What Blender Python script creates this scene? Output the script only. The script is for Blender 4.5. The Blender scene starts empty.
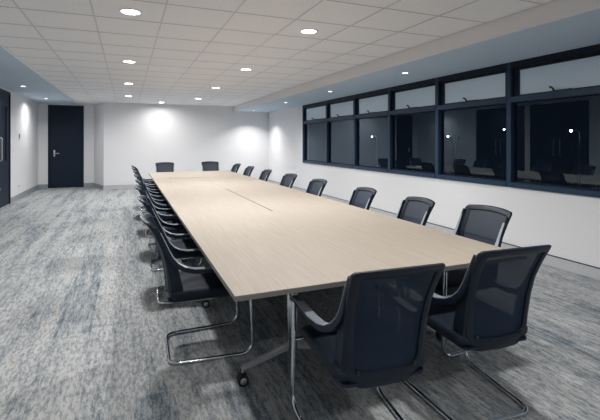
import bpy, bmesh, math, random
from mathutils import Vector
random.seed(4)
S = bpy.context.scene
C = S.collection
PI = math.pi

# ------------------------------------------------------------------ materials
def nt(name):
    m = bpy.data.materials.new(name); m.use_nodes = True
    t = m.node_tree; b = t.nodes['Principled BSDF']
    return m, t, b

def plain(name, col, rough=.5, metal=0., spec=.5, bump=0., bscale=200., coat=0.):
    m, t, b = nt(name)
    b.inputs['Base Color'].default_value = (*col, 1)
    b.inputs['Roughness'].default_value = rough
    b.inputs['Metallic'].default_value = metal
    b.inputs['Specular IOR Level'].default_value = spec
    b.inputs['Coat Weight'].default_value = coat
    if bump:
        tc = t.nodes.new('ShaderNodeTexCoord'); n = t.nodes.new('ShaderNodeTexNoise')
        n.inputs['Scale'].default_value = bscale; n.inputs['Detail'].default_value = 3
        bp = t.nodes.new('ShaderNodeBump'); bp.inputs['Strength'].default_value = bump
        bp.inputs['Distance'].default_value = .002
        t.links.new(tc.outputs['Object'], n.inputs['Vector'])
        t.links.new(n.outputs['Fac'], bp.inputs['Height'])
        t.links.new(bp.outputs['Normal'], b.inputs['Normal'])
    return m

M = {}
M['wall'] = plain('wall_paint', (.76, .76, .775), .85, bump=.03, bscale=90)
M['plaster'] = plain('ceiling_plaster_shade', (.53, .64, .75), .85, bump=.1, bscale=60)  # blue-grey base colour carries the cool shade on the plaster strips
M['tbar'] = plain('ceiling_bar', (.60, .61, .63), .35, .3)
M['tbar_shade'] = plain('ceiling_joint_shade', (.45, .44, .45), .7)  # darker grey on the cross bars stands for shadow at tile edges
M['base'] = plain('skirting', (.30, .33, .36), .5)
M['base_top'] = plain('skirting_cap', (.03, .035, .05), .5)
M['base_pale'] = plain('skirting_pale', (.50, .51, .53), .5)
M['door'] = plain('door_navy', (.009, .018, .035), .5, spec=.2, bump=.1, bscale=40)
M['alu'] = plain('window_aluminium', (.022, .048, .088), .42, .1, spec=.3)
M['alu_dark'] = plain('window_sash', (.005, .010, .022), .45, .1, spec=.25)
M['chrome'] = plain('chrome', (.62, .66, .70), .12, 1.)
M['trim_leg'] = plain('leg_alloy', (.62, .64, .66), .35, .6)
M['satin'] = plain('satin_steel', (.60, .62, .65), .32, .9)
M['plastic'] = plain('chair_plastic', (.0055, .012, .025), .45, spec=.32)
M['pad'] = plain('arm_pad', (.27, .30, .35), .4, .1)
M['fabric'] = plain('seat_fabric', (.008, .014, .026), .6, spec=.3, bump=.5, bscale=600)
M['rubber'] = plain('rubber', (.012, .014, .018), .6)
M['white_plastic'] = plain('switch_plate', (.82, .82, .82), .35)
M['black_plastic'] = plain('sensor', (.01, .01, .012), .3)
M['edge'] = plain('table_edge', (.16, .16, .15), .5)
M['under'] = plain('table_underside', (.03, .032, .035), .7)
M['slot'] = plain('cable_slot', (.12, .10, .085), .6)
M['trimw'] = plain('white_trim', (.85, .88, .9), .3, .2)

def mesh_fabric():
    m, t, b = nt('mesh_weave')
    b.inputs['Base Color'].default_value = (.009, .019, .040, 1)
    b.inputs['Roughness'].default_value = .6; b.inputs['Specular IOR Level'].default_value = .2
    tc = t.nodes.new('ShaderNodeTexCoord')
    w = t.nodes.new('ShaderNodeTexWave'); w.bands_direction = 'Z'; w.inputs['Scale'].default_value = 60
    t.links.new(tc.outputs['Object'], w.inputs['Vector'])
    mr = t.nodes.new('ShaderNodeMapRange'); mr.inputs['To Min'].default_value = .03; mr.inputs['To Max'].default_value = .10
    t.links.new(w.outputs['Fac'], mr.inputs['Value'])
    tr = t.nodes.new('ShaderNodeBsdfTransparent'); mx = t.nodes.new('ShaderNodeMixShader')
    t.links.new(mr.outputs['Result'], mx.inputs['Fac'])
    t.links.new(b.outputs['BSDF'], mx.inputs[1]); t.links.new(tr.outputs['BSDF'], mx.inputs[2])
    t.links.new(mx.outputs['Shader'], t.nodes['Material Output'].inputs['Surface'])
    return m
M['mesh'] = mesh_fabric()

def glass(name, tint, ior, rough=0.):
    m, t, b = nt(name); t.nodes.remove(b)
    tr = t.nodes.new('ShaderNodeBsdfTransparent'); tr.inputs['Color'].default_value = (*tint, 1)
    g = t.nodes.new('ShaderNodeBsdfGlossy'); g.inputs['Roughness'].default_value = rough
    g.inputs['Color'].default_value = (.66, .83, 1, 1)
    f = t.nodes.new('ShaderNodeFresnel'); f.inputs['IOR'].default_value = ior
    mx = t.nodes.new('ShaderNodeMixShader')
    ge = t.nodes.new('ShaderNodeNewGeometry'); inv = t.nodes.new('ShaderNodeMath'); inv.operation = 'SUBTRACT'; inv.inputs[0].default_value = 1
    t.links.new(ge.outputs['Backfacing'], inv.inputs[1])      # reflect at the room-side surface only
    mu = t.nodes.new('ShaderNodeMath'); mu.operation = 'MULTIPLY'
    t.links.new(f.outputs[0], mu.inputs[0]); t.links.new(inv.outputs[0], mu.inputs[1])
    t.links.new(mu.outputs[0], mx.inputs['Fac'])
    t.links.new(tr.outputs[0], mx.inputs[1]); t.links.new(g.outputs[0], mx.inputs[2])
    t.links.new(mx.outputs[0], t.nodes['Material Output'].inputs['Surface'])
    return m
M['glass'] = glass('window_glass', (.7, .78, .85), 1.7)

def pale_upper():
    m, t, b = nt('pale_blue_glass')
    b.inputs['Base Color'].default_value = (.64, .78, .90, 1)  # one even pale blue base colour, opaque
    b.inputs['Roughness'].default_value = .22
    b.inputs['Specular IOR Level'].default_value = .8
    return m
M['pale_glass'] = pale_upper()

def carpet():
    m, t, b = nt('carpet'); L = t.links.new; N = t.nodes.new
    tc = N('ShaderNodeTexCoord')
    def noise(sx, sy, scale, det, rough=.6, dist=0.):
        mp = N('ShaderNodeMapping'); mp.inputs['Scale'].default_value = (sx, sy, 1)
        L(tc.outputs['Object'], mp.inputs['Vector'])
        n = N('ShaderNodeTexNoise'); n.inputs['Scale'].default_value = scale
        n.inputs['Detail'].default_value = det; n.inputs['Roughness'].default_value = rough
        n.inputs['Distortion'].default_value = dist
        L(mp.outputs['Vector'], n.inputs['Vector']); return n.outputs['Fac']
    def ramp(src, stops):
        r = N('ShaderNodeValToRGB'); e = r.color_ramp.elements
        e[0].position, e[0].color = stops[0][0], (*stops[0][1], 1)
        e[1].position, e[1].color = stops[-1][0], (*stops[-1][1], 1)
        for p, c in stops[1:-1]:
            k = e.new(p); k.color = (*c, 1)
        L(src, r.inputs['Fac']); return r.outputs['Color']
    # planks: per plank tone
    br = N('ShaderNodeTexBrick')
    mp = N('ShaderNodeMapping'); mp.inputs['Rotation'].default_value = (0, 0, PI/2)
    L(tc.outputs['Object'], mp.inputs['Vector']); L(mp.outputs['Vector'], br.inputs['Vector'])
    br.inputs['Color1'].default_value = (.0, .0, .0, 1); br.inputs['Color2'].default_value = (1, 1, 1, 1)
    br.inputs['Mortar'].default_value = (.5, .5, .5, 1); br.inputs['Mortar Size'].default_value = 0
    br.inputs['Scale'].default_value = 1; br.inputs['Brick Width'].default_value = 1.0; br.inputs['Row Height'].default_value = .25
    big = noise(7.5, .6, 1.0, 4, .65, .1)
    mid = noise(36, 4.6, 1.0, 6, .8, .3)
    fine = noise(115, 60, 1.0, 5, .9)
    def math_(op, a, bb):
        k = N('ShaderNodeMath'); k.operation = op
        for i, v in enumerate((a, bb)):
            if isinstance(v, float): k.inputs[i].default_value = v
            else: L(v, k.inputs[i])
        return k.outputs[0]
    s = math_('ADD', math_('MULTIPLY', big, .62), math_('MULTIPLY', mid, 1.0))
    s = math_('ADD', s, math_('MULTIPLY', fine, .8))
    s = math_('ADD', s, math_('MULTIPLY', br.outputs['Fac'], .0))
    bw = N('ShaderNodeRGBToBW'); L(br.outputs['Color'], bw.inputs[0])
    s = math_('ADD', s, math_('MULTIPLY', bw.outputs[0], .15))
    s = math_('MULTIPLY', s, .407)
    col = ramp(s, [(.44, (.095, .128, .155)), (.478, (.215, .243, .264)), (.51, (.31, .325, .335)), (.565, (.44, .445, .445))])
    # crisp worn flecks, denser on some planks than on others
    vm = N('ShaderNodeMapping'); vm.inputs['Scale'].default_value = (55, 16, 1); L(tc.outputs['Object'], vm.inputs['Vector'])
    fl = N('ShaderNodeTexNoise'); fl.inputs['Scale'].default_value = 1; fl.inputs['Detail'].default_value = 3; fl.inputs['Roughness'].default_value = .7
    L(vm.outputs['Vector'], fl.inputs['Vector'])
    sm = math_('ADD', fl.outputs['Fac'], math_('MULTIPLY', bw.outputs[0], .10))
    fr_ = ramp(sm, [(.55, (1.12, 1.11, 1.10)), (.64, (.56, .60, .64))])
    mul = N('ShaderNodeMix'); mul.data_type = 'RGBA'; mul.blend_type = 'MULTIPLY'; mul.inputs[0].default_value = .7
    L(col, mul.inputs[6]); L(fr_, mul.inputs[7]); col = mul.outputs[2]
    L(col, b.inputs['Base Color'])
    b.inputs['Roughness'].default_value = .95; b.inputs['Specular IOR Level'].default_value = .1
    bp = N('ShaderNodeBump'); bp.inputs['Strength'].default_value = .5; bp.inputs['Distance'].default_value = .004
    L(noise(200, 160, 1.0, 2), bp.inputs['Height']); L(bp.outputs['Normal'], b.inputs['Normal'])
    return m
M['carpet'] = carpet()

def wood():
    m, t, b = nt('pale_oak_laminate'); L = t.links.new; N = t.nodes.new
    tc = N('ShaderNodeTexCoord'); mp = N('ShaderNodeMapping'); mp.inputs['Scale'].default_value = (60, 2.2, 4)
    n = N('ShaderNodeTexNoise'); n.inputs['Scale'].default_value = 1; n.inputs['Detail'].default_value = 6; n.inputs['Roughness'].default_value = .65
    L(tc.outputs['Object'], mp.inputs['Vector']); L(mp.outputs['Vector'], n.inputs['Vector'])
    r = N('ShaderNodeValToRGB'); e = r.color_ramp.elements
    e[0].position, e[0].color = .25, (.30, .256, .212, 1)
    e[1].position, e[1].color = .75, (.375, .328, .276, 1)
    L(n.outputs['Fac'], r.inputs['Fac']); L(r.outputs['Color'], b.inputs['Base Color'])
    b.inputs['Roughness'].default_value = .55; b.inputs['Specular IOR Level'].default_value = .22
    return m
M['wood'] = wood()

def tile():
    m, t, b = nt('mineral_tile'); L = t.links.new; N = t.nodes.new
    tc = N('ShaderNodeTexCoord'); n = N('ShaderNodeTexNoise'); n.inputs['Scale'].default_value = 60; n.inputs['Detail'].default_value = 5
    L(tc.outputs['Object'], n.inputs['Vector'])
    r = N('ShaderNodeValToRGB'); e = r.color_ramp.elements
    e[0].position, e[0].color = .35, (.80, .80, .81, 1); e[1].position, e[1].color = .6, (.87, .87, .88, 1)
    L(n.outputs['Fac'], r.inputs['Fac']); L(r.outputs['Color'], b.inputs['Base Color'])
    b.inputs['Roughness'].default_value = .95
    return m
M['tile'] = tile()

def emit(name, col, st):
    m, t, b = nt(name)
    b.inputs['Base Color'].default_value = (.9, .9, .9, 1)
    b.inputs['Emission Color'].default_value = (*col, 1); b.inputs['Emission Strength'].default_value = st
    return m
M['lamp'] = emit('lamp_diffuser', (1, .97, .93), 14)
M['lamp_small'] = emit('small_lamp_diffuser', (1, .97, .93), 5)

# ------------------------------------------------------------------ mesh helpers
def obj(name, bm, mats, parent=None, smooth=False, loc=None):
    bmesh.ops.recalc_face_normals(bm, faces=bm.faces)
    me = bpy.data.meshes.new(name); bm.to_mesh(me); bm.free()
    if not isinstance(mats, (list, tuple)): mats = [mats]
    for k in mats: me.materials.append(k)
    if smooth:
        for p in me.polygons: p.use_smooth = True
        try: me.set_sharp_from_angle(angle=math.radians(40))
        except Exception: pass
    o = bpy.data.objects.new(name, me); C.objects.link(o)
    if parent is not None: o.parent = parent
    if loc: o.location = loc
    return o

def thing(name, label, cat, loc=(0, 0, 0), rotz=0, group=None):
    o = bpy.data.objects.new(name, None); C.objects.link(o)
    o.empty_display_size = .1
    o.location = loc; o.rotation_euler = (0, 0, rotz); o['label'] = label; o['category'] = cat
    if group: o['group'] = group
    return o

def struct(name, bm, mats, label, cat, smooth=False):
    o = obj(name, bm, mats, None, smooth)
    o['kind'] = 'structure'; o['label'] = label; o['category'] = cat
    return o

def box(bm, x0, x1, y0, y1, z0, z1, mi=0, bev=0.):
    vs = [bm.verts.new((x, y, z)) for x in (x0, x1) for y in (y0, y1) for z in (z0, z1)]
    fs = [(0, 1, 3, 2), (4, 6, 7, 5), (0, 4, 5, 1), (2, 3, 7, 6), (0, 2, 6, 4), (1, 5, 7, 3)]
    out = []
    for f in fs:
        k = bm.faces.new([vs[i] for i in f]); k.material_index = mi; out.append(k)
    if bev:
        es = list({e for f in out for e in f.edges})
        bmesh.ops.bevel(bm, geom=es, offset=bev, segments=2, affect='EDGES', profile=.5)
    return vs

def disc_stack(bm, cx, cy, rings, n=24, axis='Z', mi=0, capa=True, capb=True):
    """rings = [(r, z), ...] lathe about an axis through (cx, cy)"""
    R = []
    for r, z in rings:
        row = []
        for k in range(n):
            a = 2*PI*k/n; p = (r*math.cos(a), r*math.sin(a), z)
            if axis == 'Z': q = (cx+p[0], cy+p[1], p[2])
            elif axis == 'X': q = (p[2], cx+p[0], cy+p[1])
            else: q = (cx+p[0], p[2], cy+p[1])
            row.append(bm.verts.new(q))
        R.append(row)
    for a, b in zip(R, R[1:]):
        for k in range(n):
            f = bm.faces.new((a[k], a[(k+1) % n], b[(k+1) % n], b[k])); f.material_index = mi
    if capa: bm.faces.new(R[0]).material_index = mi
    if capb: bm.faces.new(R[-1]).material_index = mi

def fillet(pts, r, n=6):
    pts = [Vector(p) for p in pts]; out = [pts[0]]
    for i in range(1, len(pts)-1):
        a, p, b = pts[i-1], pts[i], pts[i+1]
        rr = r[i-1] if isinstance(r, (list, tuple)) else r
        d1 = (a-p); d2 = (b-p)
        q1 = p+d1.normalized()*min(rr, d1.length*.49); q2 = p+d2.normalized()*min(rr, d2.length*.49)
        for k in range(n+1):
            t = k/n; out.append(q1*(1-t)**2+p*2*t*(1-t)+q2*t*t)
    out.append(pts[-1]); return out

def tube(bm, pts, r, n=12, caps=True, mi=0):
    pts = [Vector(p) for p in pts]
    rows = []; nrm = None
    for i, p in enumerate(pts):
        if i == 0: d = pts[1]-p
        elif i == len(pts)-1: d = p-pts[-2]
        else: d = (pts[i+1]-p).normalized()+(p-pts[i-1]).normalized()
        d.normalize()
        if nrm is None:
            nrm = d.orthogonal().normalized()
        nrm = (nrm-d*nrm.dot(d)).normalized(); bn = d.cross(nrm)
        rr = r[i] if isinstance(r, (list, tuple)) else r
        rows.append([bm.verts.new(p+(nrm*math.cos(2*PI*k/n)+bn*math.sin(2*PI*k/n))*rr) for k in range(n)])
    for a, b in zip(rows, rows[1:]):
        for k in range(n):
            bm.faces.new((a[k], a[(k+1) % n], b[(k+1) % n], b[k])).material_index = mi
    if caps:
        bm.faces.new(rows[0]).material_index = mi; bm.faces.new(rows[-1]).material_index = mi

def loft(bm, rows, closed=True, caps=True, mi=0):
    V = [[bm.verts.new(p) for p in r] for r in rows]; n = len(V[0])
    for a, b in zip(V, V[1:]):
        for k in range(n if closed else n-1):
            bm.faces.new((a[k], a[(k+1) % n], b[(k+1) % n], b[k])).material_index = mi
    if caps:
        bm.faces.new(V[0]).material_index = mi; bm.faces.new(V[-1]).material_index = mi
    return V

def rrect(x0, x1, z0, z1, rt, rb, ns=8, nc=6):
    """rounded rectangle outline, counter-clockwise from bottom edge; radii top / bottom"""
    out = []
    def edge(a, b):
        for k in range(ns): out.append((a[0]+(b[0]-a[0])*k/ns, a[1]+(b[1]-a[1])*k/ns))
    def arc(cx, cz, r, a0):
        for k in range(nc):
            a = a0+PI/2*k/nc; out.append((cx+r*math.cos(a), cz+r*math.sin(a)))
    edge((x0+rb, z0), (x1-rb, z0)); arc(x1-rb, z0+rb, rb, -PI/2)
    edge((x1, z0+rb), (x1, z1-rt)); arc(x1-rt, z1-rt, rt, 0)
    edge((x1-rt, z1), (x0+rt, z1)); arc(x0+rt, z1-rt, rt, PI/2)
    edge((x0, z1-rt), (x0, z0+rb)); arc(x0+rb, z0+rb, rb, PI)
    return out

# ------------------------------------------------------------------ room  (x right, y along the table, camera over the origin)
XL, XR, YF, YB, YD = -2.50, 4.50, -3.0, 13.75, 14.85
H, HL, XB = 2.60, 2.43, 3.30

bm = bmesh.new(); box(bm, XL-.2, XR+.2, YF-.2, YD+.2, -.1, 0)
struct('floor', bm, M['carpet'], 'grey streaked carpet floor of the whole meeting room', 'floor')

bm = bmesh.new()
GX0 = -1.41
box(bm, GX0, XB, YF-.2, YD+.2, H, H+.1, 0)                    # tiled field
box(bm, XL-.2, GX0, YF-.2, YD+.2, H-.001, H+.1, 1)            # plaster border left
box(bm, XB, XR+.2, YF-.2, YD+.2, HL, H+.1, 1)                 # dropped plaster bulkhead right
box(bm, XB-.006, XB+.001, YF, YB, HL-.0005, H, 5)         # bulkhead face
P = .612
gx = [2.10+.596*k for k in range(-5, 3)]
for x in gx: box(bm, x-.007, x+.007, YF, YB, H-.004, H+.002, 2)
k = -11
while 3.14+P*k < YB:
    y = 3.14+P*k
    if y > YF: box(bm, GX0, XB, y-.0045, y+.0045, H-.0025, H+.002, 3)
    k += 1
box(bm, GX0-.012, GX0+.012, YF, YD, H-.014, H+.002, 4)
struct('ceiling', bm, [M['tile'], M['plaster'], M['tbar'], M['tbar_shade'], M['trimw'], M['wall']], 'white grid tiled ceiling with lowered plaster strip over the windows', 'ceiling')

bm = bmesh.new(); box(bm, GX0+.9-.34, XR+.2, YB, YB+.15, 0, H)
bm.free(); bm = bmesh.new(); box(bm, -.64, XR+.2, YB, YB+.12, 0, H)
struct('wall_back', bm, M['wall'], 'white end wall behind the far end of the table', 'wall')
bm = bmesh.new()   # slanted return between the end wall and the door recess
a, b = Vector((-.64, YB)), Vector((-1.0, YD))
loft(bm, [[(a.x, a.y, z), (a.x+.3, a.y+.119, z), (b.x+.5, b.y+.1, z), (b.x, b.y+.1, z)] for z in (0, H)])
struct('wall_return', bm, M['wall'], 'short shaded return wall between white end wall and door recess', 'wall')
DX0, DX1 = -2.24, -1.26
bm = bmesh.new(); box(bm, XL-.2, DX0, YD, YD+.12, 0, H); box(bm, DX1, -.5, YD, YD+.12, 0, H); box(bm, DX0, DX1, YD, YD+.12, 2.56, H)
struct('wall_recess', bm, M['wall'], 'white wall around the far dark door', 'wall')
LD0, LD1 = 9.55, 11.52
LE0, LE1 = 7.55, 9.35
bm = bmesh.new(); box(bm, XL-.15, XL, YF, LE0, 0, H); box(bm, XL-.15, XL, LE1, LD0, 0, H); box(bm, XL-.15, XL, LD1, YD, 0, H); box(bm, XL-.15, XL, LD0, LD1, 2.56, H); box(bm, XL-.15, XL, LE0, LE1, 2.56, H)
struct('wall_left', bm, M['wall'], 'white left wall with dark double doors', 'wall')
bm = bmesh.new(); box(bm, XL-.2, XR+.2, YF-.15, YF, 0, H)
struct('wall_front', bm, M['wall'], 'white wall behind the camera', 'wall')
WB = [10.72, 9.22, 7.87, 6.57, 5.27, 3.93, 2.60, 1.28, -.05]
WZ0, WZ1, TZ = .85, 2.43, 1.955
bm = bmesh.new()
box(bm, XR, XR+.18, YF, YB, 0, WZ0); box(bm, XR, XR+.18, WB[0], YB, WZ0, H); box(bm, XR, XR+.18, YF, WB[-1], WZ0, H); box(bm, XR, XR+.18, WB[-1], WB[0], WZ1, H)
struct('wall_right', bm, M['wall'], 'white right wall below and around the dark window band', 'wall')

def skirting(name, pts, side, mat, lab, hz=.115, th=.014):
    bm = bmesh.new()
    for (x0, y0), (x1, y1) in pts:
        d = Vector((x1-x0, y1-y0)); n = Vector((-d.y, d.x)).normalized()*side
        for z0, z1, mi, t in ((0, hz, 0, th), (hz, hz+.010, 1, th+.001)):
            loft(bm, [[(x0, y0, z), (x1, y1, z), (x1+n.x*t, y1+n.y*t, z), (x0+n.x*t, y0+n.y*t, z)] for z in (z0, z1)], mi=mi)
    return struct(name, bm, mat, lab, 'baseboard')
skirting('baseboard_right', [((XR, YF), (XR, YB))], 1, [M['base_pale'], M['base_top']], 'grey baseboard with dark cap along the window wall')
skirting('baseboard_back', [((-.64, YB), (XR, YB))], -1, [M['base_pale'], M['base']], 'pale grey baseboard along the white end wall')
skirting('baseboard_recess', [((XL, YD), (DX0, YD)), ((DX1, YD), (-1.0, YD)), ((-1.0, YD), (-.64, YB))], -1, [M['base'], M['base']], 'grey baseboard beside the far dark door')
skirting('baseboard_left', [((XL, LD1), (XL, YD)), ((XL, YF), (XL, LE0)), ((XL, LE1), (XL, LD0))], -1, [M['base'], M['base']], 'grey baseboard along the left wall')

# far door
bm = bmesh.new()
box(bm, DX0, DX0+.03, YD-.012, YD+.08, 0, 2.56); box(bm, DX1-.03, DX1, YD-.012, YD+.08, 0, 2.56); box(bm, DX0+.03, DX1-.03, YD-.012, YD+.08, 2.53, 2.56)
d2 = struct('door_2', bm, M['door'], 'tall dark navy door at the far left end of the room', 'door')
bm = bmesh.new(); box(bm, DX0+.033, DX1-.033, YD+.0, YD+.045, .008, 2.527, bev=.003)
obj('door_leaf', bm, M['door'], d2)
def lever(parent, p, sgn, axis):
    """axis 'Y': on a face looking -Y ; axis 'X': on a face looking +X"""
    bm = bmesh.new(); x, y, z = p
    if axis == 'Y':
        box(bm, x-.022, x+.022, y-.008, y, z-.10, z+.10, bev=.003)
        tube(bm, fillet([(x, y-.005, z), (x, y-.06, z), (x+sgn*.14, y-.06, z)], .03, 4), .011, 8)
    else:
        box(bm, x, x+.008, y-.022, y+.022, z-.10, z+.10, bev=.003)
        tube(bm, fillet([(x+.005, y, z), (x+.06, y, z), (x+.06, y+sgn*.14, z)], .03, 4), .011, 8)
    o = obj('door_handle', bm, M['satin'], parent, True); o['label'] = 'brushed steel lever handle'
lever(d2, (DX0+.17, YD, 1.07), 1, 'Y')
# left double doors with glazed leaves
def double_door(name, LD0, LD1, lab):
    bm = bmesh.new(); X = XL
    for y0, y1, z0, z1 in ((LD0, LD0+.05, 0, 2.56), (LD1-.05, LD1, 0, 2.56), (LD0+.05, LD1-.05, 2.50, 2.56)):
        box(bm, X-.1, X+.015, y0, y1, z0, z1)
    d1 = struct(name, bm, M['door'], lab, 'door')
    ym = (LD0+LD1)/2
    for y0, y1, hy in ((LD0+.053, ym-.003, ym-.1), (ym+.003, LD1-.053, ym+.1)):
        bm = bmesh.new()
        ya, yb = (y0+.22, y1-.30) if hy < ym else (y0+.30, y1-.22)
        box(bm, X-.05, X-.005, y0, ya, .008, 2.495); box(bm, X-.05, X-.005, yb, y1, .008, 2.495)
        box(bm, X-.05, X-.005, ya, yb, .008, 1.0); box(bm, X-.05, X-.005, ya, yb, 2.2, 2.495)
        lf = obj('door_leaf', bm, M['door'], d1)
        bm = bmesh.new(); box(bm, X-.035, X-.025, ya, yb, 1.0, 2.2)
        obj('vision_pane', bm, M['alu_dark'], lf)
        bm = bmesh.new()
        tube(bm, fillet([(X-.004, hy, 1.02), (X+.05, hy, 1.02), (X+.05, hy, 1.5), (X-.004, hy, 1.5)], .03, 4), .012, 8)
        obj('pull_handle', bm, M['satin'], lf, True)
        bm = bmesh.new(); disc_stack(bm, hy, .42, [(.02, X-.004), (.02, X+.02), (.014, X+.024)], 16, 'X')
        obj('bolt_knob', bm, M['satin'], lf, True)
double_door('door_1', LD0, LD1, 'dark navy double doors in the left wall near the picture edge')
double_door('door_added', LE0, LE1, 'second dark navy double doors, added out of view for the window reflections')  # unseen pair, added so the panes reflect dark shapes

# windows: one structure per bay
for i in range(len(WB)-1):
    y1, y0 = WB[i], WB[i+1]
    m = .032
    a0, a1 = y0 + (.06 if i == len(WB)-2 else m), y1 - (.06 if i == 0 else m)
    bm = bmesh.new()
    x0, x1 = XR-.012, XR+.09
    box(bm, x0, x1, y0, a0, WZ0, WZ1); box(bm, x0, x1, a1, y1, WZ0, WZ1)
    box(bm, x0-.012, x1, a0, a1, WZ0, WZ0+.06); box(bm, x0-.008, x1, a0, a1, TZ-.035, TZ+.035); box(bm, x0, x1, a0, a1, WZ1-.075, WZ1-.0005, 1)
    w = struct('window_%d' % (i+1), bm, [M['alu'], M['alu_dark']], 'dark navy framed window bay number %d from the far corner, high awning above large pane' % (i+1), 'window')
    bm = bmesh.new(); s = .055
    xs0, xs1 = XR+.03, XR+.075; zb, zt = TZ+.035, WZ1-.075
    box(bm, xs0, xs1, a0, a0+s, zb, zt); box(bm, xs0, xs1, a1-s*1.6, a1, zb, zt)
    box(bm, xs0, xs1, a0+s, a1-s*1.6, zb, zb+.02); box(bm, xs0, xs1, a0+s, a1-s*1.6, zt-.035, zt)
    sash = obj('awning_sash', bm, M['alu_dark'], w)
    bm = bmesh.new(); box(bm, xs0+.015, xs0+.021, a0+s, a1-s*1.6, zb+.02, zt-.035)
    o = obj('awning_pane', bm, M['pale_glass'], sash); o['label'] = 'blue grey upper pane'
    bm = bmesh.new(); ym = (a0+a1)/2-.02
    box(bm, xs0-.03, xs0, ym-.11, ym+.10, zb, zb+.022); 
    tube(bm, [(xs0-.02, ym+.08, zb+.01), (xs0-.045, ym+.09, zb+.05), (xs0-.05, ym+.12, zb+.065)], .011, 8)
    obj('window_winder', bm, M['rubber'], w, True)
    bm = bmesh.new(); z0, z1 = WZ0+.06, TZ-.035
    for q in ((a0, a0+.02, z0, z1), (a1-.02, a1, z0, z1), (a0+.02, a1-.02, z0, z0+.02), (a0+.02, a1-.02, z1-.02, z1)):
        box(bm, XR+.035, XR+.07, *q)
    fb = obj('glazing_bead', bm, M['alu_dark'], w)
    bm = bmesh.new(); box(bm, XR+.048, XR+.054, a0+.02, a1-.02, z0+.02, z1-.02)
    obj('glass_pane', bm, M['glass'], w)

# wall fittings
def plate(name, lab, cat, mat, face, u, z, w, h, d=.01, group=None):
    bm = bmesh.new()
    if face == 'L': box(bm, XL, XL+d, u-w/2, u+w/2, z-h/2, z+h/2, bev=.002)
    else: box(bm, XR-d, XR, u-w/2, u+w/2, z-h/2, z+h/2, bev=.002)
    o = obj(name, bm, mat); o['label'] = lab; o['category'] = cat
    return o
o = plate('wall_sensor', 'small black wall control with white rim on the left wall', 'control', M['white_plastic'], 'L', 12.40, 1.55, .08, .16, .012)
bm = bmesh.new(); box(bm, XL+.012, XL+.018, 12.37, 12.43, 1.51, 1.62, bev=.002); obj('screen', bm, M['black_plastic'], o)
o = plate('light_switch', 'white light switch plate beside the left double doors', 'switch', M['white_plastic'], 'L', 11.85, 1.22, .075, .12)
bm = bmesh.new(); box(bm, XL+.010, XL+.014, 11.835, 11.865, 1.20, 1.24, bev=.001); obj('rocker', bm, M['white_plastic'], o)
o = plate('wall_socket', 'white power socket low on the left wall', 'socket', M['white_plastic'], 'L', 12.35, .32, .12, .075)
for q in (12.31, 12.36):
    bm = bmesh.new(); box(bm, XL+.010, XL+.013, q, q+.03, .31, .33); obj('rocker', bm, M['base'], o)
o = plate('wall_socket', 'white power socket low on the window wall near far corner', 'socket', M['white_plastic'], 'R', 12.55, .38, .12, .075)
for q in (12.51, 12.56):
    bm = bmesh.new(); box(bm, XR-.013, XR-.010, q, q+.03, .37, .39); obj('rocker', bm, M['base'], o)

# ------------------------------------------------------------------ ceiling lights
def add_lamp(x, y, z, energy, size, spread, col=(1, .985, .965)):
    l = bpy.data.lights.new('lamp', 'AREA'); l.shape = 'DISK'; l.size = size; l.energy = energy; l.color = col
    l.spread = math.radians(spread)
    o = bpy.data.objects.new('lamp', l); C.objects.link(o); o.location = (x, y, z)
    return o
def downlight(name, x, y, z, r, lab, mat, energy, spread, group, proto):
    if proto is None:
        t = thing(name, lab, 'ceiling light', (x, y, z), 0, group)
        bm = bmesh.new()
        disc_stack(bm, 0, 0, [(r*.86, -.002), (r*.90, -.007), (r*1.1, -.007), (r*1.14, -.001), (r*1.14, .0)], 32, capa=False, capb=False)
        obj('trim_ring', bm, M['white_plastic'], t, True)
        bm = bmesh.new(); disc_stack(bm, 0, 0, [(r*.87, -.001), (r*.86, -.003), (r*.5, -.004)], 32, capa=False)
        obj('diffuser', bm, mat, t, True)
    else:
        t = proto.copy(); C.objects.link(t); t.location = (x, y, z); t['label'] = lab
        for ch in proto.children:
            c = ch.copy(); C.objects.link(c); c.parent = t
    l = add_lamp(x, y, z-.012, energy, r*1.7, spread)
    return t
EB, ES = 38., 14.
ordn = ['nearest', 'second nearest', 'third nearest', 'farthest']
pr = None
for x, side in ((.03, 'left'), (1.79, 'right')):
    for k, y in enumerate((4.10, 6.65, 9.15, 11.62)):
        t = downlight('ceiling_downlight', x, y, H, .09, 'round bright downlight in the ceiling tiles, %s of the %s row' % (ordn[k], side), M['lamp'], ((30, 31, 28, 25) if side == 'left' else (39, 33, 28, 25))[k], 165, 'downlights in the tiled ceiling', pr)
        pr = pr or t
for x, side in ((.03, 'left'), (1.79, 'right')):
    for y, wh in ((1.55, 'above the near table end'), (-.95, 'behind the camera')):
        downlight('ceiling_downlight', x, y, H, .09, 'round downlight of the %s row, %s' % (side, wh), M['lamp'], 10 if side == 'left' else 23, 165, 'downlights in the tiled ceiling', pr)
t = downlight('ceiling_downlight', .95, 13.15, H, .09, 'round downlight close to the white end wall', M['lamp'], 12, 165, 'downlights in the tiled ceiling', pr)
ps = None
for k, y in enumerate((5.08, 7.52, 10.05, 13.0)):
    t = downlight('bulkhead_downlight', 3.75, y, HL, .05, 'small downlight in the lowered ceiling strip by windows, %s' % ordn[k], M['lamp_small'], ES*(1.3 if k == 3 else .6), 120, 'small downlights over the windows', ps)
    ps = ps or t
for y, lab in ((10.4, 'small downlight in the plain ceiling border above left doors'), (13.1, 'small downlight above the left wall near the far door')):
    downlight('border_downlight', -2.02, y, H-.001, .05, lab, M['lamp_small'], 13, 150, 'small downlights in the left border', ps)

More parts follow.
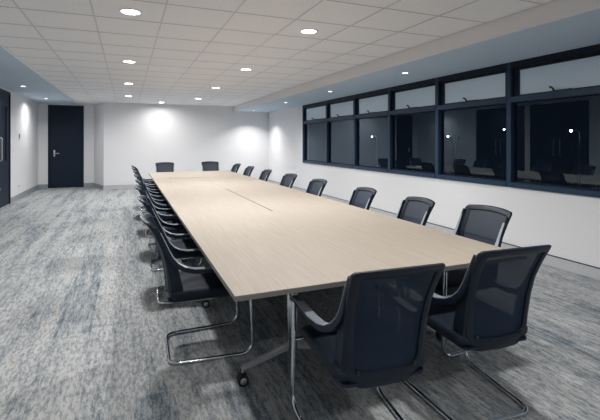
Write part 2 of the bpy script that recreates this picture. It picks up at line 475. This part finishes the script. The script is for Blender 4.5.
# ------------------------------------------------------------------ conference table
TX0, TX1, TY0, TY1, TH = .44, 2.23, 1.82, 9.93, .74
tb = thing('conference_table', 'very long pale oak conference table on chrome wheeled legs', 'table', ((TX0+TX1)/2, (TY0+TY1)/2, 0))
cx, cy = (TX0+TX1)/2, (TY0+TY1)/2
bm = bmesh.new()
box(bm, TX0-cx, TX1-cx, TY0-cy, TY1-cy, TH-.0035, TH, 0)
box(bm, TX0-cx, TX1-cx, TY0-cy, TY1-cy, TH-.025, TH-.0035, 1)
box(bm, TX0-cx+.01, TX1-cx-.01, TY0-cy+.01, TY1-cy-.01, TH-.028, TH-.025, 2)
obj('tabletop', bm, [M['wood'], M['edge'], M['under']], tb)
bm = bmesh.new(); box(bm, 1.325-cx-.008, 1.325-cx+.008, 3.94-cy, 6.03-cy, TH, TH+.0015)
o = obj('cable_slot', bm, M['slot'], tb); o['label'] = 'thin grey cable slot along the centre'
bm = bmesh.new(); box(bm, .72-cx, 1.31-cx, 8.18-cy-.012, 8.18-cy+.012, TH, TH+.0015)
o = obj('cable_slot', bm, M['slot'], tb); o['label'] = 'short cable slot across the far end'
bm = bmesh.new(); box(bm, 1.325-cx-.002, 1.325-cx+.002, 6.03-cy, 8.17-cy, TH, TH+.0006)
o = obj('joint', bm, M['edge'], tb)
legy = (2.40, 3.65, 5.15, 6.35, 7.95, 9.25)
first = None
for px in (.935, 1.775):
    bm = bmesh.new(); box(bm, px-cx-.02, px-cx+.02, 2.2-cy, 9.6-cy, TH-.068, TH-.028)
    obj('under_rail', bm, M['rubber'], tb)
    for y in legy:
        if first is None:
            bm = bmesh.new()
            box(bm, -.030, -.004, -.020, .020, .15, TH-.06, bev=.005); box(bm, .004, .030, -.020, .020, .15, TH-.06, bev=.005)
            box(bm, -.026, .026, -.012, .012, .15, TH-.06)
            box(bm, -.16, .16, -.03, .03, TH-.062, TH-.028)
            leg = obj('leg', bm, M['chrome'], tb, True, (px-cx, y-cy, 0))
            kids = []
            for sg in (-1, 1):
                bm = bmesh.new()
                rows = []
                for xx, zz, hh in ((.0, .185, .022), (.10, .160, .018), (.20, .130, .015), (.29, .106, .013), (.315, .100, .011)):
                    rows.append([(sg*xx, -.018, zz-hh), (sg*xx, .018, zz-hh), (sg*xx, .020, zz+hh*.4), (sg*xx, .010, zz+hh), (sg*xx, -.010, zz+hh), (sg*xx, -.020, zz+hh*.4)])
                loft(bm, rows)
                kids.append(obj('foot', bm, M['trim_leg'], leg, True))
                bm = bmesh.new()
                for s2 in (-1, 1):
                    c0 = s2*.017
                    disc_stack(bm, sg*.31, .033, [(.020, c0-.011), (.031, c0-.010), (.033, c0-.006), (.033, c0+.006), (.031, c0+.010), (.020, c0+.011)], 24, 'Y', 0)
                    disc_stack(bm, sg*.31, .033, [(.019, c0+s2*.0112), (.016, c0+s2*.0135)], 24, 'Y', 1)
                box(bm, sg*.31-.012, sg*.31+.012, -.007, .007, .03, .098, 0)
                disc_stack(bm, sg*.31, 0, [(.012, .075), (.012, .10)], 16, 'Z', 1)
                kids.append(obj('caster', bm, [M['rubber'], M['satin']], leg, True))
            first = leg
        else:
            l = first.copy(); C.objects.link(l); l.parent = tb; l.location = (px-cx, y-cy, 0)
            for kdd in kids:
                c = kdd.copy(); C.objects.link(c); c.parent = l

# ------------------------------------------------------------------ chair (faces +Y, origin on the floor under the seat)
BZ0, BZ1 = .375, .928
prof = [(.38, -.262), (.46, -.278), (.55, -.290), (.65, -.308), (.75, -.338), (.85, -.385), (.94, -.436)]
def yprof(z):
    if z <= prof[0][0]: return prof[0][1]
    for (a, ya), (b, yb) in zip(prof, prof[1:]):
        if z <= b:
            t = (z-a)/(b-a); return ya+(yb-ya)*t
    return prof[-1][1]
def back_pt(x, z, off=0.):
    s = x/.235; w = .87+.08*(z-.6)/.3
    return (x*w, yprof(z)+.050*s*s*(.5+.5*min(1, (z-.38)/.4))+off, z-(.016*s*s if z > .8 else .016*s*s*max(0, (z-.5)/.3)))
def halfw(z, hw, z0, z1, rt, rb):
    if z < z0+rb: return hw-rb+math.sqrt(max(0, rb*rb-(z0+rb-z)**2))
    if z > z1-rt: return hw-rt+math.sqrt(max(0, rt*rt-(z-z1+rt)**2))
    return hw

def make_chair(label):
    t = thing('conference_chair', label, 'chair')
    # back frame
    o1 = rrect(-.228, .228, BZ0, BZ1, .022, .095); i1 = rrect(-.182, .182, BZ0+.072, BZ1-.040, .012, .045)
    bm = bmesh.new()
    th = .013
    def mid(p, q, k): return (p[0]+(q[0]-p[0])*k, p[1]+(q[1]-p[1])*k)
    rings = []
    for k, off in ((0, 0), (.07, th*.85), (.25, th), (.8, th*.8), (1, .002), (.95, -th*.6), (.75, -th), (.2, -th), (.05, -th*.8)):
        rings.append([back_pt(*mid(p, q, k), off) for p, q in zip(o1, i1)])
    V = [[bm.verts.new(p) for p in r] for r in rings]; n = len(o1)
    for a, b in zip(V, V[1:]+V[:1]):
        for k in range(n): bm.faces.new((a[k], a[(k+1) % n], b[(k+1) % n], b[k]))
    fr = obj('back_frame', bm, M['plastic'], t, True)
    for sx in (-1, 1):
        bm = bmesh.new(); q = back_pt(sx*.165, .455)
        disc_stack(bm, q[0], q[2], [(.009, q[1]-.012), (.009, q[1]-.017), (.006, q[1]-.020)], 12, 'Y')
        obj('bolt', bm, M['black_plastic'], fr, True)
    # mesh panel
    bm = bmesh.new(); rows = []
    z0, z1 = BZ0+.069, BZ1-.037
    for k in range(19):
        z = z0+(z1-z0)*k/18
        z = min(max(z, z0+.0005), z1-.0005)
        hw = halfw(z, .185, z0, z1, .012, .045)
        rows.append([back_pt(hw*(-1+2*j/16), z) for j in range(17)])
    loft(bm, rows, closed=False, caps=False)
    obj('mesh_back', bm, M['mesh'], t, True)
    # seat cushion
    bm = bmesh.new(); rows = []
    for z, s_ in ((.405, .90), (.410, .96), (.425, .995), (.445, 1.), (.458, .985), (.466, .95), (.470, .86), (.470, .5)):
        pr_ = rrect(-.228*s_, .228*s_, -.262*s_+.0, .262*s_, .07*s_, .05*s_)
        row = []
        for x, y in pr_:
            dz = -.020*max(0, (y-.10)/.16)**2-.006*(1-(x/.23)**2)*(1 if z > .45 else 0)
            row.append((x, y+.0, z+dz))
        rows.append(row)
    loft(bm, rows)
    obj('seat', bm, M['fabric'], t, True)
    bm = bmesh.new(); loft(bm, [[(x*s_, y*s_, z) for x, y in rrect(-.20, .20, -.27, .20, .04, .03)] for z, s_ in ((.385, .93), (.395, 1), (.407, 1))])
    obj('seat_pan', bm, M['plastic'], t, True)
    # arms
    path = [(-.343, .884, .207), (-.321, .84, .206), (-.294, .782, .204), (-.268, .725, .204), (-.243, .678, .208), (-.210, .641, .217), (-.168, .616, .228),
            (-.11, .602, .238), (-.02, .599, .246), (.08, .602, .250), (.17, .609, .252), (.215, .609, .252), (.250, .600, .252), (.265, .585, .252)]
    wd = [.012, .016, .020, .024, .030, .036, .042, .046, .048, .048, .047, .045, .040, .030]
    for sx in (-1, 1):
        bm = bmesh.new(); bp = bmesh.new(); rows = []; rp = []
        for i, (y, z, x) in enumerate(path):
            a = path[max(0, i-1)]; b = path[min(len(path)-1, i+1)]
            d = Vector((0, b[0]-a[0], b[1]-a[1])).normalized(); nn = Vector((0, -d.z, d.y))   # up/forward
            c = Vector((sx*x, y, z)); w = wd[i]/2; hth = .011
            def sec(c, w, lo, hi):
                return [tuple(c+Vector((w*ux, 0, 0))+nn*(lo if v < 0 else hi)*abs(v)) for ux, v in ((-.8, -1), (.8, -1), (1, -.6), (1, .6), (.8, 1), (-.8, 1), (-1, .6), (-1, -.6))]
            rows.append(sec(c, w, -.022 if 2 < i < 9 else -.014, .007))
            rp.append(sec(c+nn*.0065, w*.96, 0, .0045))
        loft(bm, rows)
        ar = obj('armrest', bm, M['plastic'], t, True)
        loft(bp, rp[1:])
        o = obj('arm_pad', bp, M['pad'], ar, True); o['label'] = 'grey armrest pad'
        # web joining arm to side of back
        bm = bmesh.new()
        rw = []
        for z, dy0, dy1 in ((.42, .0, .055), (.48, .0, .055), (.56, .0, .048), (.64, .0, .040), (.70, 0, .022)):
            yy = yprof(z)+.048
            x0, x1 = sx*.180, sx*.203
            rw.append([(x0, yy-.03, z), (x1, yy-.02, z), (x1, yy+dy1, z), (x0, yy+dy1, z)])
        loft(bm, rw); obj('side_bracket', bm, M['plastic'], t, True)
    # chrome cantilever base: one bent tube
    bm = bmesh.new(); r = .0125; X = .251
    p = [(-X, .250, .598), (-X, .275, r+.002), (-X+.028, -.262, r+.002), (X-.028, -.262, r+.002), (X, .275, r+.002), (X, .250, .598)]
    tube(bm, fillet(p, [.09, .075, .075, .09], 8), r, 12)
    obj('sled_base', bm, M['chrome'], t, True)
    bm = bmesh.new()
    for y, z in ((.256, .375), (-.10, .378)):
        if y > 0:
            tube(bm, [(-X, y+.004, z), (X, y+.004, z)], .009, 10)
    for sx in (-1, 1):
        tube(bm, fillet([(sx*.16, .256, .377), (sx*.16, .10, .377), (sx*.16, -.20, .380)], .03, 3), .009, 8)
    obj('seat_frame', bm, M['chrome'], t, True)
    return t

def dup(root, loc, rz, label, group):
    r = root.copy(); C.objects.link(r); r.location = loc; r.rotation_euler = (0, 0, rz); r['label'] = label; r['group'] = group
    for ch in list(root.children):
        c = ch.copy(); C.objects.link(c); c.parent = r
        for g in ch.children:
            d = g.copy(); C.objects.link(d); d.parent = c
    return r

R = math.radians
spots = []
nth = ['nearest the camera', 'second from the near end', 'third from the near end', 'fourth from the near end', 'fourth from the far end', 'third from the far end', 'second from the far end', 'last before the far end']
LV = [2.98, 4.04, 5.08, 5.90, 6.85, 7.80, 8.70, 9.50]
for k, v in enumerate(LV):
    spots.append((.525+random.uniform(-.012, .012), v, R(-90+random.uniform(-3, 3)), 'black mesh back chair on the left side of table, ' + nth[k], 'chairs along the left side of the table'))
RV = [2.42, 3.06, 3.93, 5.05, 6.08, 7.22, 8.33, 9.42]
RU = [2.17, 2.01, 2.00, 1.98, 1.98, 1.96, 1.96, 1.96]
for k, v in enumerate(RV):
    spots.append((RU[k], v, R(90+(0, -6, -4, 0, 2, -2, 0, 1)[k]), 'black mesh back chair on the window side of table, ' + nth[k], 'chairs along the window side of the table'))
spots.append((.85, 10.33, R(180), 'black mesh back chair at the far end of table, left one of two', 'chairs at the far end of the table'))
spots.append((1.95, 10.36, R(180), 'black mesh back chair at the far end of table, right one of two', 'chairs at the far end of the table'))
spots.append((1.048, 1.795, R(-4), 'large foreground chair seen from behind at the near end of table, left one of two', 'chairs at the near end of the table'))
spots.append((1.75, 1.845, R(-4), 'foreground chair seen from behind at the near end of table, right one of two', 'chairs at the near end of the table'))
proto = make_chair(spots[0][3])
for k, (x, y, rz, lab, grp) in enumerate(spots):
    if k == 0:
        proto.location = (x, y, 0); proto.rotation_euler = (0, 0, rz); proto['label'] = lab; proto['group'] = grp
    else: dup(proto, (x, y, 0), rz, lab, grp)

# ------------------------------------------------------------------ street lamps outside in the dark
M['street'] = emit('street_lamp_glow', (.95, 1, 1), 25)
sp = None
def px_dir(px):
    t = (px-300)/420; th = math.atan(173/420)
    return math.sin(th)+t*math.cos(th), math.cos(th)-t*math.sin(th)
for px, hz, D, lab in ((580, 2.55, 42, 'street lamp glowing on a pole behind the nearest big window pane'),
                       (509.5, 3.1, 56, 'street lamp glowing outside at the right edge of the second nearest window'),
                       (454, 2.1, 50, 'small street lamp outside the left side of the second nearest window'),
                       (377, 2.2, 60, 'distant street lamp seen through the third window from the far corner')):
    du, dv = px_dir(px)
    if sp is None:
        t = thing('street_lamp', lab, 'street lamp', (du*D, dv*D, -4.0), R(70), 'street lamps in the dark outside')
        bm = bmesh.new(); tube(bm, fillet([(0, 0, 0), (0, 0, 6.5), (0, .7, 6.62)], .5, 6), [.09]*2+[.07]*7, 10); obj('pole', bm, M['satin'], t, True)
        bm = bmesh.new(); box(bm, -.16, .16, .65, 1.2, 6.56, 6.68, bev=.03); obj('lamp_head', bm, M['rubber'], t)
        bm = bmesh.new(); disc_stack(bm, 0, .92, [(.13, 6.56), (.13, 6.50), (.08, 6.40), (.02, 6.37)], 16); obj('lamp_bulb', bm, M['street'], t, True)
        sp = t
    else:
        t = sp.copy(); C.objects.link(t); t.location = (du*D, dv*D, -4.0); t['label'] = lab
        for ch in sp.children:
            c = ch.copy(); C.objects.link(c); c.parent = t
    if t is not sp: t.scale = (.8, .8, .8)
    t.location.z = hz-6.5*t.scale[0]

# ------------------------------------------------------------------ world, camera
w = bpy.data.worlds.new('night'); S.world = w; w.use_nodes = True
w.node_tree.nodes['Background'].inputs['Color'].default_value = (.007, .010, .015, 1)
w.node_tree.nodes['Background'].inputs['Strength'].default_value = .6

cam = bpy.data.cameras.new('camera'); co = bpy.data.objects.new('camera', cam); C.objects.link(co)
cam.sensor_width = 36; cam.lens = 420/600*36
cam.shift_x = 0; cam.shift_y = -(210-142)/600
co.location = (0, 0, 1.42); co.rotation_euler = (PI/2, 0, -math.atan(173/420))
cam.clip_start = .05
S.camera = co

S.view_settings.view_transform = 'Standard'; S.view_settings.look = 'None'
S.view_settings.gamma = 1; S.view_settings.use_curve_mapping = False
S.view_settings.exposure = 0.18
